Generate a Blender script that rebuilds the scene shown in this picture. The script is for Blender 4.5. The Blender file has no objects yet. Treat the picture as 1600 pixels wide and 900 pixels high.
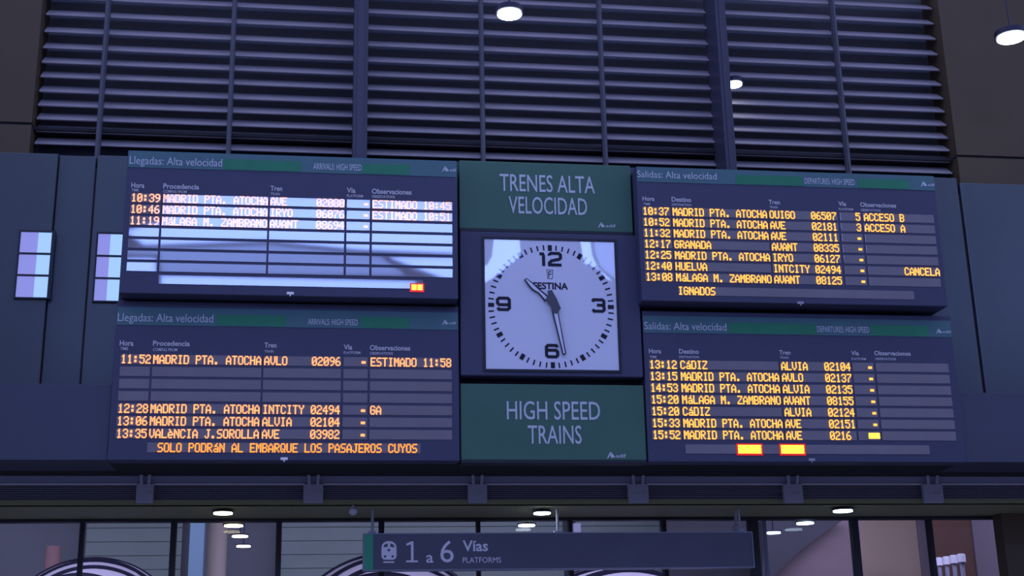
import bpy, bmesh, math, random
from mathutils import Vector, Matrix
scene = bpy.context.scene
COL = scene.collection
random.seed(4)

# ------------------------------------------------------------------ camera, world, lights, exposure
FPX = 2118.6                                   # focal length in pixels of the 1600 x 900 frame
PITCH, YAW, ROLL = 0.29684, -0.14211, -0.02204
TILT = 0.02246                                 # the boards lean forward a little
CAM = Vector((0.0, -10.2, 1.6))
_fw = Vector((-math.sin(YAW)*math.cos(PITCH), math.cos(YAW)*math.cos(PITCH), math.sin(PITCH)))
_rt = Vector((math.cos(YAW), math.sin(YAW), 0))
_up = _rt.cross(_fw)
RT = math.cos(ROLL)*_rt + math.sin(ROLL)*_up
UP = -math.sin(ROLL)*_rt + math.cos(ROLL)*_up
cd = bpy.data.cameras.new('camera'); cam = bpy.data.objects.new('camera', cd); COL.objects.link(cam)
cd.sensor_width = 36; cd.lens = FPX/1600*36; cd.clip_end = 200
m = Matrix((RT, UP, -_fw)).transposed().to_4x4(); m.translation = CAM
cam.matrix_world = m
scene.camera = cam

scene.view_settings.view_transform = 'Standard'
scene.view_settings.look = 'None'
scene.view_settings.gamma = 1.0
scene.view_settings.use_curve_mapping = False
scene.view_settings.exposure = 0.0

WORLD = (0.62, 0.70, 1.30)
REFLECTION_GLOW = (4.8, 7.4, 20.0)
world = bpy.data.worlds.new('hall_daylight'); scene.world = world
world.use_nodes = True
world.node_tree.nodes['Background'].inputs[0].default_value = (*WORLD, 1)
world.node_tree.nodes['Background'].inputs[1].default_value = 1.0

def area_light(name, loc, rot, sx, sy, power, color):
    l = bpy.data.lights.new(name, 'AREA'); l.shape = 'RECTANGLE'; l.size = sx; l.size_y = sy
    l.energy = power; l.color = color
    o = bpy.data.objects.new(name, l); COL.objects.link(o); o.location = loc; o.rotation_euler = rot
    return o
# unseen fill light added above the glazing head to brighten the passage
area_light('passage_ceiling_light', (1.5, 1.6, 4.05), (math.radians(50), 0, 0), 14, 0.5, 300, (0.60, 0.57, 1.0))

# ------------------------------------------------------------------ helpers
def ray(px, py):
    return (_fw + RT*((px-800)/FPX) + UP*((450-py)/FPX)).normalized()
def at(px, py, Y):
    d = ray(px, py); return CAM + d*((Y-CAM.y)/d.y)
def at_z(px, py, Z):
    d = ray(px, py); return CAM + d*((Z-CAM.z)/d.z)

def s2l(c):
    c /= 255
    return c/12.92 if c <= .04045 else ((c+.055)/1.055)**2.4
MATS = {}
def mat(name, col, rough=.6, metal=0.0, emit=None, estr=1.0, spec=.3, ior=None, noise=0, nscale=6.0):
    """col: linear rgb"""
    mt = bpy.data.materials.new(name); mt.use_nodes = True
    nt = mt.node_tree; b = nt.nodes['Principled BSDF']
    b.inputs['Base Color'].default_value = (*col, 1)
    b.inputs['Roughness'].default_value = rough
    b.inputs['Metallic'].default_value = metal
    b.inputs['Specular IOR Level'].default_value = spec
    if ior: b.inputs['IOR'].default_value = ior; b.inputs['Specular IOR Level'].default_value = .5
    if emit:
        b.inputs['Emission Color'].default_value = (*emit, 1); b.inputs['Emission Strength'].default_value = estr
    if noise:
        tc = nt.nodes.new('ShaderNodeTexCoord'); nz = nt.nodes.new('ShaderNodeTexNoise')
        nz.inputs['Scale'].default_value = nscale; nz.inputs['Detail'].default_value = 4
        nt.links.new(tc.outputs['Object'], nz.inputs['Vector'])
        mx = nt.nodes.new('ShaderNodeMix'); mx.data_type = 'RGBA'
        mx.inputs[6].default_value = (*[c*(1-noise) for c in col], 1)
        mx.inputs[7].default_value = (*[min(1, c*(1+noise)) for c in col], 1)
        nt.links.new(nz.outputs['Fac'], mx.inputs[0]); nt.links.new(mx.outputs[2], b.inputs['Base Color'])
    MATS[name] = mt
    return mt

mat('panel_blue', (0.047, 0.062, 0.076), .3, spec=.5, noise=.25, nscale=1.2)
mat('panel_navy', (0.0548, 0.0604, 0.097), .6, noise=.2, nscale=1.0)
mat('panel_brown', (0.0795, 0.0563, 0.0326), .6, noise=.2, nscale=1.5)
mat('seam_dark', (.012, .012, .018), .7)
mat('slat', (.33, .30, .33), .5, noise=.12, nscale=3)
mat('louvre_back', (.16, .17, .20), .8)
mat('mullion', (.085, .09, .115), .45)
mat('pillar', (0.0501, 0.0513, 0.0844), .45)
mat('casing', (0.0521, 0.0567, 0.1071), .55, noise=.1, nscale=4)
mat('cell', (0.1896, 0.176, 0.207), .035, ior=1.75, noise=.12, nscale=5)
mat('header_teal', (0.068, 0.155, 0.175), .5, noise=.2, nscale=3)
mat('header_green', (0.022, 0.2, 0.1), .5, noise=.3, nscale=5)
mat('sign_green', (0.0516, 0.1361, 0.0976), .5, noise=.2, nscale=2)
mat('letter', (.50, .56, .62), .5)
mat('letter_sign', (.85, .82, .86), .5)
mat('box_lilac', (.36, .36, .42), .5)
mat('letter_dim', (.55, .55, .60), .5)
mat('dial_white', (0.6719, 0.7078, 0.85), .02, ior=1.6)
mat('ink', (.012, .012, .03), .5)
mat('hub_grey', (.07, .075, .10), .45)
mat('ink_gloss', (.012, .012, .03), .02, ior=1.6)
mat('under_black', (.02, .02, .022), .8)
mat('beam_blue', (0.255, 0.255, 0.36), .5)
mat('lip_grey', (.6, .6, .66), .45)
mat('grille', (0.135, 0.135, 0.18), .5)
mat('bracket_grey', (0.32, 0.32, 0.4), .45)
mat('soffit_olive', (0.2216, 0.2228, 0.118), .7)
mat('head_dark', (.02, .02, .03), .6)
mat('aluminium', (.42, .42, .47), .3, metal=.6)
mat('sign_navy', (0.1005, 0.1014, 0.1377), .35, noise=.15, nscale=3)
mat('sign_frame', (.22, .24, .30), .4)
mat('sign_band_green', (0.05, 0.36, 0.19), .5)
mat('shutter', (0.2525, 0.3202, 0.2785), .55, noise=.15, nscale=2)
mat('wall_slate', (.19, .21, .22), .6, noise=.2, nscale=.8)
mat('panel_sky', (0.2071, 0.3506, 0.416), .5)
mat('column_beige', (.46, .40, .32), .6)
mat('column_pink', (0.27, 0.16, 0.15), .6)
mat('wall_rose', (0.66, 0.5, 0.36), .6, noise=.15, nscale=.7)
mat('wall_lilac', (.26, .22, .24), .6)
mat('cabinet_brown', (0.1, 0.045, 0.026), .6)
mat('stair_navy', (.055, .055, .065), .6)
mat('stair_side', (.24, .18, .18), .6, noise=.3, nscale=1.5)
mat('canister_white', (.85, .85, .88), .4)
mat('arch_white', (.60, .57, .62), .5)
mat('floor_stone', (.30, .29, .28), .4, noise=.2, nscale=1)
mat('hall_wall', (.32, .32, .34), .7)
mat('frame_dark', (.02, .022, .035), .5)
mat('globe', (.45, .45, .5), .4)
mat('lamp_housing', (.02, .02, .05), .4)
mat('lamp_cool', (.8, .8, .8), emit=(.85, .95, 1.0), estr=14)
mat('lamp_blue', (.8, .8, .8), emit=(.62, .84, 1.0), estr=11)
mat('lamp_warm', (.8, .8, .8), emit=(1.0, .86, .50), estr=10)
mat('lamp_pink', (.8, .8, .8), emit=(1.0, .74, .62), estr=7)
mat('glow_window', (.1, .1, .1), emit=REFLECTION_GLOW, estr=1.0)
mat('glow_veiled', (.1, .1, .1), emit=REFLECTION_GLOW, estr=.33)
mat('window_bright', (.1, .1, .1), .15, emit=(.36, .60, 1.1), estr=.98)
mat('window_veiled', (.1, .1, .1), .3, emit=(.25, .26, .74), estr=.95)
mat('led_amber', (.2, .1, .05), .12, emit=(1.0, .35, .11), estr=1.75, ior=1.75)
mat('led_yellow', (.2, .1, .05), .12, emit=(1.0, .43, .045), estr=1.8, ior=1.75)
mat('led_orange', (.2, .1, .05), .12, emit=(1.0, .28, .02), estr=1.7, ior=1.75)
mat('led_block', (.2, .1, .05), .3, emit=(1.0, .62, .03), estr=3.2)
mat('led_red', (.2, .02, .02), .3, emit=(1.0, .02, .02), estr=.7)

g = bpy.data.materials.new('clear_glass'); g.use_nodes = True; nt = g.node_tree
for n in list(nt.nodes): nt.nodes.remove(n)
o_ = nt.nodes.new('ShaderNodeOutputMaterial'); t_ = nt.nodes.new('ShaderNodeBsdfTransparent')
gl = nt.nodes.new('ShaderNodeBsdfGlossy'); gl.inputs['Roughness'].default_value = .03
fr = nt.nodes.new('ShaderNodeFresnel'); fr.inputs[0].default_value = 1.3
mx_ = nt.nodes.new('ShaderNodeMixShader'); t_.inputs[0].default_value = (.93, .94, .97, 1)
nt.links.new(fr.outputs[0], mx_.inputs[0]); nt.links.new(t_.outputs[0], mx_.inputs[1])
nt.links.new(gl.outputs[0], mx_.inputs[2]); nt.links.new(mx_.outputs[0], o_.inputs[0])
MATS['glass'] = g

class MB:
    """collects shapes into one mesh"""
    def __init__(s): s.bm = bmesh.new()
    def box(s, x0, x1, y0, y1, z0, z1, bev=0, mi=0):
        r = bmesh.ops.create_cube(s.bm, size=1)
        vs = r['verts']
        for v in vs:
            v.co = Vector((x0+(v.co.x+.5)*(x1-x0), y0+(v.co.y+.5)*(y1-y0), z0+(v.co.z+.5)*(z1-z0)))
        fs = {f for v in vs for f in v.link_faces}
        for f in fs: f.material_index = mi
        if bev:
            es = list({e for v in vs for e in v.link_edges})
            bmesh.ops.bevel(s.bm, geom=es, offset=bev, segments=2, affect='EDGES', profile=.5)
        return s
    def quad(s, x0, x1, z0, z1, y):
        vs = [s.bm.verts.new(c) for c in ((x0, y, z0), (x1, y, z0), (x1, y, z1), (x0, y, z1))]
        s.bm.faces.new(vs); return s
    def prism(s, pts, y0, y1, mi=0):
        """polygon in x,z (anticlockwise seen from -y) extruded from y0 (front) to y1 (back)"""
        a = sum(pts[i][0]*pts[(i+1) % len(pts)][1]-pts[(i+1) % len(pts)][0]*pts[i][1] for i in range(len(pts)))
        if a < 0: pts = pts[::-1]
        f = [s.bm.verts.new((p[0], y0, p[1])) for p in pts]
        b = [s.bm.verts.new((p[0], y1, p[1])) for p in pts]
        n = len(pts)
        fs = [s.bm.faces.new(f), s.bm.faces.new(b[::-1])]
        for i in range(n): fs.append(s.bm.faces.new((f[i], b[i], b[(i+1) % n], f[(i+1) % n])))
        for q in fs: q.material_index = mi
        return s
    def stroke(s, pts, w, y0, y1, closed=False, mi=0):
        """mitred ribbon along a polyline in x,z"""
        P = [Vector(p) for p in pts]; n = len(P); L = []; Rr = []
        for i in range(n):
            a = P[i-1] if (i or closed) else None; c = P[(i+1) % n] if (i < n-1 or closed) else None
            d1 = (P[i]-a).normalized() if a is not None else None
            d2 = (c-P[i]).normalized() if c is not None else None
            if d1 is None: d1 = d2
            if d2 is None: d2 = d1
            t = (d1+d2)
            t = t.normalized() if t.length > 1e-6 else d1
            nn = Vector((-t.y, t.x)); k = max(.35, nn.dot(Vector((-d1.y, d1.x))))
            L.append(P[i]+nn*(w/2/k)); Rr.append(P[i]-nn*(w/2/k))
        for i in range(n if closed else n-1):
            j = (i+1) % n
            s.prism([tuple(Rr[i]), tuple(Rr[j]), tuple(L[j]), tuple(L[i])], y0, y1, mi)
        return s
    def tube(s, a, b, r, seg=12):
        a = Vector(a); b = Vector(b); d = b-a
        q = d.to_track_quat('Z', 'Y').to_matrix().to_4x4(); q.translation = (a+b)/2
        bmesh.ops.create_cone(s.bm, cap_ends=True, segments=seg, radius1=r, radius2=r, depth=d.length, matrix=q)
        return s
    def cyl(s, c, r, z0, z1, seg=32, r2=None):
        bmesh.ops.create_cone(s.bm, cap_ends=True, segments=seg, radius1=r, radius2=r if r2 is None else r2, depth=z1-z0,
                              matrix=Matrix.Translation((c[0], c[1], (z0+z1)/2)))
        return s
    def sphere(s, c, r):
        bmesh.ops.create_uvsphere(s.bm, u_segments=24, v_segments=14, radius=r, matrix=Matrix.Translation(c)); return s
    def build(s, name, mats, parent=None, smooth=False):
        me = bpy.data.meshes.new(name); bmesh.ops.recalc_face_normals(s.bm, faces=s.bm.faces) if len(s.bm.faces) < 4000 else None
        s.bm.to_mesh(me); s.bm.free()
        for q in (mats if isinstance(mats, (list, tuple)) else [mats]): me.materials.append(MATS[q])
        if smooth:
            for p in me.polygons: p.use_smooth = True
        o = bpy.data.objects.new(name, me); COL.objects.link(o)
        if parent: o.parent = parent
        return o

def tag(o, label=None, cat=None, group=None, kind=None):
    if label: o['label'] = label
    if cat: o['category'] = cat
    if group: o['group'] = group
    if kind: o['kind'] = kind
    return o
def empty(name, loc, label, cat, group=None, rot=(0, 0, 0)):
    o = bpy.data.objects.new(name, None); COL.objects.link(o); o.location = loc; o.rotation_euler = rot
    o.empty_display_size = .1
    return tag(o, label, cat, group)
def struct(o): o['kind'] = 'structure'; return o

# ---- lettering from the built-in font, fitted to a width and a cap height
FONT_CACHE = {}
def glyph_mesh(txt, weight=0.0):
    key = (txt, weight)
    if key not in FONT_CACHE:
        cu = bpy.data.curves.new('t', 'FONT'); cu.body = txt; cu.size = 1; cu.offset = weight; cu.resolution_u = 3
        cu.extrude = 0
        ob = bpy.data.objects.new('t', cu); COL.objects.link(ob)
        dg = bpy.context.evaluated_depsgraph_get(); dg.update()
        me = bpy.data.meshes.new_from_object(ob.evaluated_get(dg))
        bpy.data.objects.remove(ob); bpy.data.curves.remove(cu)
        vs = [(v.co.x, v.co.y) for v in me.vertices]; fs = [tuple(p.vertices) for p in me.polygons]
        bpy.data.meshes.remove(me)
        FONT_CACHE[key] = (vs, fs)
    return FONT_CACHE[key]
CAP = None
def put_text(mb, txt, u0, u1, v0, cap, y, weight=0.0):
    global CAP
    if CAP is None:
        vs, _ = glyph_mesh('H'); CAP = max(v[1] for v in vs)
    vs, fs = glyph_mesh(txt, weight)
    xa = min(v[0] for v in vs); xb = max(v[0] for v in vs)
    sx = (u1-u0)/(xb-xa); sz = cap/CAP
    nv = [mb.bm.verts.new((u0+(v[0]-xa)*sx, y, v[1]*sz+v0)) for v in vs]
    for f in fs:
        try: mb.bm.faces.new([nv[i] for i in f])
        except ValueError: pass

# ---- 5 x 7 dot-matrix letters
F57 = {
'0': "01110 10001 10011 10101 11001 10001 01110", '1': "00100 01100 00100 00100 00100 00100 01110",
'2': "01110 10001 00001 00110 01000 10000 11111", '3': "01110 10001 00001 00110 00001 10001 01110",
'4': "00010 00110 01010 10010 11111 00010 00010", '5': "11111 10000 11110 00001 00001 10001 01110",
'6': "00110 01000 10000 11110 10001 10001 01110", '7': "11111 00001 00010 00100 01000 01000 01000",
'8': "01110 10001 10001 01110 10001 10001 01110", '9': "01110 10001 10001 01111 00001 00010 01100",
'A': "00100 01010 10001 10001 11111 10001 10001", 'B': "11110 10001 10001 11110 10001 10001 11110",
'C': "01110 10001 10000 10000 10000 10001 01110", 'D': "11110 10001 10001 10001 10001 10001 11110",
'E': "11111 10000 10000 11110 10000 10000 11111", 'G': "01110 10001 10000 10111 10001 10001 01110",
'H': "10001 10001 10001 11111 10001 10001 10001", 'I': "01110 00100 00100 00100 00100 00100 01110",
'J': "00111 00010 00010 00010 00010 10010 01100", 'L': "10000 10000 10000 10000 10000 10000 11111",
'M': "10001 11011 10101 10101 10001 10001 10001", 'N': "10001 11001 10101 10101 10011 10001 10001",
'O': "01110 10001 10001 10001 10001 10001 01110", 'P': "11110 10001 10001 11110 10000 10000 10000",
'Q': "01110 10001 10001 10001 10101 10010 01101", 'R': "11110 10001 10001 11110 10100 10010 10001",
'S': "01111 10000 10000 01110 00001 00001 11110", 'T': "11111 00100 00100 00100 00100 00100 00100",
'U': "10001 10001 10001 10001 10001 10001 01110", 'V': "10001 10001 10001 10001 10001 01010 00100",
'Y': "10001 10001 01010 00100 00100 00100 00100", 'Z': "11111 00001 00010 00100 01000 10000 11111",
'á': "00010 00100 01110 00001 01111 10001 01111", 'è': "01000 00100 01110 10001 11111 10000 01110",
'.': "00000 00000 00000 00000 00000 01100 01100", ':': "00000 01100 01100 00000 01100 01100 00000",
'-': "00000 00000 00000 11110 11110 00000 00000", '#': "11111 11111 11111 11111 11111 11111 11111"}
def led(mb, txt, u0, v0, adv, h, y):
    pu, pv = adv/6, h/7
    for i, ch in enumerate(txt):
        if ch == ' ': continue
        for r, row in enumerate(F57[ch].split()):
            for c, b in enumerate(row):
                if b == '1':
                    x = u0+i*adv+c*pu; zz = v0+h-(r+1)*pv
                    mb.quad(x-.16*pu, x+1.16*pu, zz+.0*pv, zz+1.0*pv, y)

# ------------------------------------------------------------------ the setting
X0, X1 = -9.5, 13.5
def zc(px, py, Y): return at(px, py, Y).z
struct(MB().box(-26, 28, -18.2, 9, -.1, 0).build('floor', 'floor_stone'))

Y_L = .30                                                  # louvre face
Z_TOP = 8.6
z_panel = zc(20, 238, -.10)
# upper side walls, brown cladding with one dark joint
xl = at(56, 120, .2).x; xr = at(1480, 120, .2).x
zj_l = zc(30, 192.5, .2); zj_r = zc(1560, 246, .2)
zj = (zj_l+zj_r)/2
for nm, a, b in (('wall_left', X0, xl), ('wall_right', xr, X1)):
    w = struct(MB().box(a, b, .2, .8, zj+.012, Z_TOP).box(a, b, .2, .8, z_panel-1.0, zj-.012).build(nm, 'panel_brown'))
    struct(MB().box(a, b, .215, .7, zj-.013, zj+.013).build('trim_joint', 'seam_dark', w))
struct(MB().box(xl, xr, Y_L+.135, Y_L+.2, z_panel-1.0, zj-.02).build('trim_back_plate', 'panel_navy'))
# louvre band: dark back, rail, slats one by one
struct(MB().box(xl, xr, Y_L+.22, Y_L+.5, z_panel-1.0, Z_TOP).build('wall_front', 'louvre_back'))
struct(MB().box(xl, xr, Y_L-.02, Y_L+.2, zj-.014, zj+.014).build('trim_1', 'seam_dark'))
slat_px = [-66, -41, -16, 9.6, 35.4, 61.5, 86.4, 109, 131, 153.6, 175, 196, 214.5, 234]
piers = []
pier_px = [(554, 576), (1117, 1133)]
mul_px = [168, 366, 751.6, 936.5, 1302]
stops = [xl] + sorted([at(p, 20, Y_L).x for p in mul_px] + [at((a+b)/2+4, 10, Y_L).x for a, b in pier_px]) + [xr]
louvre_names = ['leftmost louvre bay, narrow, beside the left brown wall', 'louvre bay above the left half of the upper arrivals board',
    'louvre bay left of the first pillar, above the arrivals header lettering', 'louvre bay right of the first pillar',
    'louvre bay with the round lamp hanging in front', 'louvre bay left of the second pillar, above the clock side',
    'louvre bay with the small lamp, right of the second pillar', 'rightmost louvre bay beside the right brown wall']
for k in range(len(stops)-1):
    a, b = stops[k]+.012, stops[k+1]-.012
    r = empty('louvre', ((a+b)/2, Y_L, zc(366, 234, Y_L)-.1), louvre_names[k], 'louvre', 'louvre bays of the upper wall')
    ox, oz = (a+b)/2, zc(366, 234, Y_L)-.1
    for py in slat_px:
        zz = zc(366, py, Y_L)-oz
        w = (b-a)/2
        h = .034
        bm = MB()
        # blade: front face leans down a little, thin plate running back
        # a rain blade: low edge in front, leaning back as it rises
        f = [(0, .004), (0, -.004), (.016, -.006), (.120, .092), (.112, .100)]
        vs0 = [bm.bm.verts.new((-w, p[0], zz+p[1])) for p in f]; vs1 = [bm.bm.verts.new((w, p[0], zz+p[1])) for p in f]
        bm.bm.faces.new(vs0[::-1]); bm.bm.faces.new(vs1)
        for i in range(5): bm.bm.faces.new((vs0[i], vs0[(i+1) % 5], vs1[(i+1) % 5], vs1[i]))
        bm.build('slat', 'slat', r)
# slim posts and two deep pillars
post_names = ['leftmost slim post over the louvres', 'slim post over the louvres above the upper arrivals header',
    'slim post over the louvres left of the hanging lamp', 'slim post over the louvres above the clock and green sign', 'slim post over the louvres nearest the right wall']
for px, nm in zip(mul_px, post_names):
    x = at(px, 20, Y_L-.05).x
    o = MB().box(x-.019, x+.019, Y_L-.06, Y_L-.005, z_panel-.95, Z_TOP, .004).box(x-.008, x+.008, Y_L-.075, Y_L-.06, z_panel-.95, Z_TOP).build('post', 'mullion')
    tag(o, nm, 'post', 'slim posts of the louvred wall')
for (pa, pb), nm in zip(pier_px, ('wide blue-grey pillar rising behind the upper arrivals board', 'wide blue-grey pillar with a small lamp on its right side')):
    a = at(pa, 10, 0.02).x; b = at(pb, 10, 0.02).x
    o = MB().box(a, b, .02, Y_L+.05, z_panel-.95, Z_TOP, .006).box(a+.03, b-.03, .012, .02, z_panel-.95, Z_TOP).build('pillar', 'pillar')
    tag(o, nm, 'pillar', 'pillars of the louvred wall')

# side panels beside the boards
z605l = zc(60, 607, -.10); z605r = zc(1570, 621, -.10)
zp_b = (z605l+z605r)/2
YP = -.10
ZB = zc(440, 719.5, -.27)                                  # underside of the whole band
xs_l = at(128, 560, YP).x; xs_l2 = at(82, 350, YP).x
def panel(name, a, b, y, z0, z1, m_='panel_blue'):
    return struct(MB().box(a, b, y, .2, z0, z1, .006).build(name, m_))
xb0 = at(176, 600, -.2).x; xb1 = at(1500, 600, -.2).x
panel('wall_left_lower', X0, xs_l2, YP, zp_b, z_panel)
panel('wall_left_recess', xs_l2+.004, xs_l-.008, YP+.03, zp_b, z_panel)
panel('wall_left_inner', xs_l+.008, xb0+1.2, YP, zp_b, z_panel-.0)
xs_r = at(1518, 450, YP).x
panel('wall_right_inner', xb1-1.2, xs_r-.012, YP, zp_b, z_panel+.04)
panel('wall_right_lower', xs_r+.012, X1, YP, zp_b, z_panel)
struct(MB().box(xs_r-.012, xs_r+.012, YP+.02, .2, zp_b, z_panel-.1).build('trim_2', 'seam_dark'))
struct(MB().box(xs_l-.01, xs_l+.01, YP+.035, .2, zp_b, z_panel-.1).build('trim_3', 'seam_dark'))
# low fascia left and right of the boards, and the deep black underside
struct(MB().box(X0, X1, -.09, .62, ZB+.004, ZB+.1).build('trim_6', 'under_black'))
# backing wall the boards are fixed to
struct(MB().box(xb0+1.2, xb1-1.2, -.085, .2, ZB+.1, zc(800, 262, 0)).build('wall_backing', 'panel_navy'))

# window reflections on the left panels, painted as glowing framed panes
def window_reflection(n, px0, px1, py0, py1, split, y):
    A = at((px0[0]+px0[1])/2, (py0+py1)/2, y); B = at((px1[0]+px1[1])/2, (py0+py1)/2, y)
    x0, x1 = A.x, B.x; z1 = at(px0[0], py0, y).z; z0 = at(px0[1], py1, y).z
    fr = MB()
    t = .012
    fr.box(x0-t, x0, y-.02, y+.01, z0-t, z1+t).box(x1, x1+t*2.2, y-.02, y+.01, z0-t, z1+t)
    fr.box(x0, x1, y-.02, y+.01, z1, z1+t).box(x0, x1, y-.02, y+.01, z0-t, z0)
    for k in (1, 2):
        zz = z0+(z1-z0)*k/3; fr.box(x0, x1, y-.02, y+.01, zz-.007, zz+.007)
    w = struct(fr.build('window_%d' % n, 'frame_dark'))  # no real opening: frame around the painted reflection
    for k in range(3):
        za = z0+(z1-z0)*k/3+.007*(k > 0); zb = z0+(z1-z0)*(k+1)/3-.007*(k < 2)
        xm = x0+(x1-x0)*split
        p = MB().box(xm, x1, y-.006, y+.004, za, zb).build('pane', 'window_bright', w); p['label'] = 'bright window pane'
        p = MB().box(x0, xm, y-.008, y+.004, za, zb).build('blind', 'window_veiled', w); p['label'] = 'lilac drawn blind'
window_reflection(1, (32, 26), (81, 75), 363, 465, .56, YP)
window_reflection(2, (153, 148), (191, 187), 366, 470.5, .50, YP)

# ------------------------------------------------------------------ beam, grille, soffit, glass front
YB = .46
zb0, zb1 = zc(800, 757, YB), ZB+.02
o = struct(MB().box(X0, X1, YB, YB+.3, zb0, zb1).build('trim_7', 'beam_blue'))
struct(MB().box(X0, X1, YB-.012, YB, zb0-.004, zb0+.006).build('trim_lip', 'lip_grey', o))
zg = zc(800, 788, YB)
gm = MB().box(X0, X1, YB+.035, YB+.3, zg, zb0)
nb = 9
for k in range(nb):
    zz = zg+(zb0-zg)*(k+.5)/nb
    gm.box(X0, X1, YB+.012, YB+.035, zz-.0045, zz+.0045)
struct(gm.build('trim_8', 'grille'))
struct(MB().box(X0, X1, YB+.005, YB+.03, zg-.010, zg-.001).build('trim_9', 'canister_white'))  # white colour stands in for the bright reflection along this edge
# passage ceiling (olive) between the beam and the glass, then the dark glazing head
YG = 1.20
z_s = zg-.012
zh1 = zc(800, 808.5, YG); zh0 = zc(800, 814, YG)
struct(MB().box(X0, X1, YB+.005, YG+.1, z_s, z_s+.05).build('ceiling', 'soffit_olive'))
struct(MB().box(X0, X1, YG-.04, YG+.06, zh0, z_s+.0, .004).build('trim_10', 'head_dark'))
struct(MB().box(X0, X1, YG+.03, YG+.3, z_s+.05, 4.3).build('wall_head', 'head_dark'))
struct(MB().box(X0, X1, YG, 8.4, 4.3, 4.4).build('ceiling_passage', 'soffit_olive'))
gx = [-60, 129, 272, 436, 596, 747, 890.5, 1037, 1176, 1334.5, 1452, 1567, 1700]
gw = [.05, .034, .046, .042, .046, .034, .034, .036, .085, .060, .036, .09, .05]
GX = [at(p, 822, YG).x for p in gx]
for k, (x, w) in enumerate(zip(GX, gw)):
    struct(MB().box(x-w/2, x+w/2, YG-.03, YG+.05, 0, zh0, .004).build('trim_%d' % (11+k), 'head_dark'))
for k in range(len(GX)-1):
    a, b = GX[k]+gw[k]/2, GX[k+1]-gw[k+1]/2
    wn = struct(MB().box(a, b, YG+.008, YG+.016, .05, zh0).build('window_%d' % (3+k), 'glass'))

# brackets carrying the beam
br_px = [(213, 240), (474, 505), (731, 761), (981, 1013), (1224, 1254), (1442, 1473)]
br_lab = ['leftmost pale bracket on the beam, below the arrivals boards corner', 'pale bracket on the beam below the middle of the arrivals boards',
    'pale bracket on the beam below the left end of the lower green sign', 'pale bracket on the beam below the right end of the lower green sign',
    'pale bracket on the beam above the blue-white downlights', 'rightmost pale bracket on the beam, above the brown cabinet']
for (a, b), lb in zip(br_px, br_lab):
    A = at(a, 770, YB-.02); B = at(b, 770, YB-.02); cx = (A.x+B.x)/2; w = (B.x-A.x)/2
    z0 = zc(a, 786, YB-.02); z1 = zc(a, 756, YB-.02)
    r = empty('bracket', (cx, YB, z0), lb, 'bracket', 'brackets along the beam')
    MB().box(-w, w, -.035, .012, 0, z1-z0, .008).build('plate', 'bracket_grey', r)
    for s in (-1, 1):
        MB().tube((s*w*.42, -.03, z1-z0-.01), (s*w*.5, -.05, z1-z0+.075), .012).build('rod', 'bracket_grey', r)
    b2 = MB()
    for s in (.25, .6): b2.tube((s*w, -.045, (z1-z0)*.5), (s*w, -.034, (z1-z0)*.5), .008, 8)
    b2.build('bolt', 'aluminium', r)

# ------------------------------------------------------------------ the boards
class Plane:
    """a leaning front: local u along x, v up the front, y=0 on the front"""
    def __init__(s, px, py, Y, tilt=TILT):
        s.O = at(px, py, Y); s.t = tilt
        s.U = Vector((1, 0, 0)); s.V = Vector((0, -math.sin(tilt), math.cos(tilt))); s.N = s.U.cross(s.V)
    def uv(s, px, py):
        d = ray(px, py); k = (s.O-CAM).dot(s.N)/d.dot(s.N); p = CAM+d*k-s.O
        return p.dot(s.U), p.dot(s.V)
    def u(s, px, py): return s.uv(px, py)[0]
    def v(s, px, py): return s.uv(px, py)[1]
    def pt(s, pts): return [s.uv(*p) for p in pts]

def put(pl, mb, txt, x0, x1, yt, yb, y=-.004, weight=0.0, slope=.016):
    u0, v0 = pl.uv(x0, yb); u1 = pl.u(x1, yb+slope*(x1-x0)); cap = pl.v(x0, yt)-v0
    put_text(mb, txt, u0, u1, v0, cap, y, weight)

def rail_logo(pl, parent, x0, x1, yt, yb, y):
    """white peak-shaped emblem with small lettering"""
    u0, vb = pl.uv(x0, yb); u1 = pl.u(x1, yb); h = pl.v(x0, yt)-vb; w = h*1.25
    m_ = MB()
    m_.prism([(u0, vb), (u0+.42*w, vb+h), (u0+.52*w, vb+h*.98), (u0+.34*w, vb+.40*h), (u0+.18*w, vb+.12*h)], y, y+.004)
    m_.prism([(u0+.40*w, vb+.42*h), (u0+.56*w, vb+.92*h), (u0+.74*w, vb+.62*h), (u0+w, vb+.22*h), (u0+.72*w, vb+.18*h), (u0+.46*w, vb+.10*h), (u0+.52*w, vb+.30*h)], y, y+.004)
    put_text(m_, 'adif', u0+w*1.08, u1, vb+.18*h, h*.50, y, .01)
    return m_.build('emblem', 'letter', parent)

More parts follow.
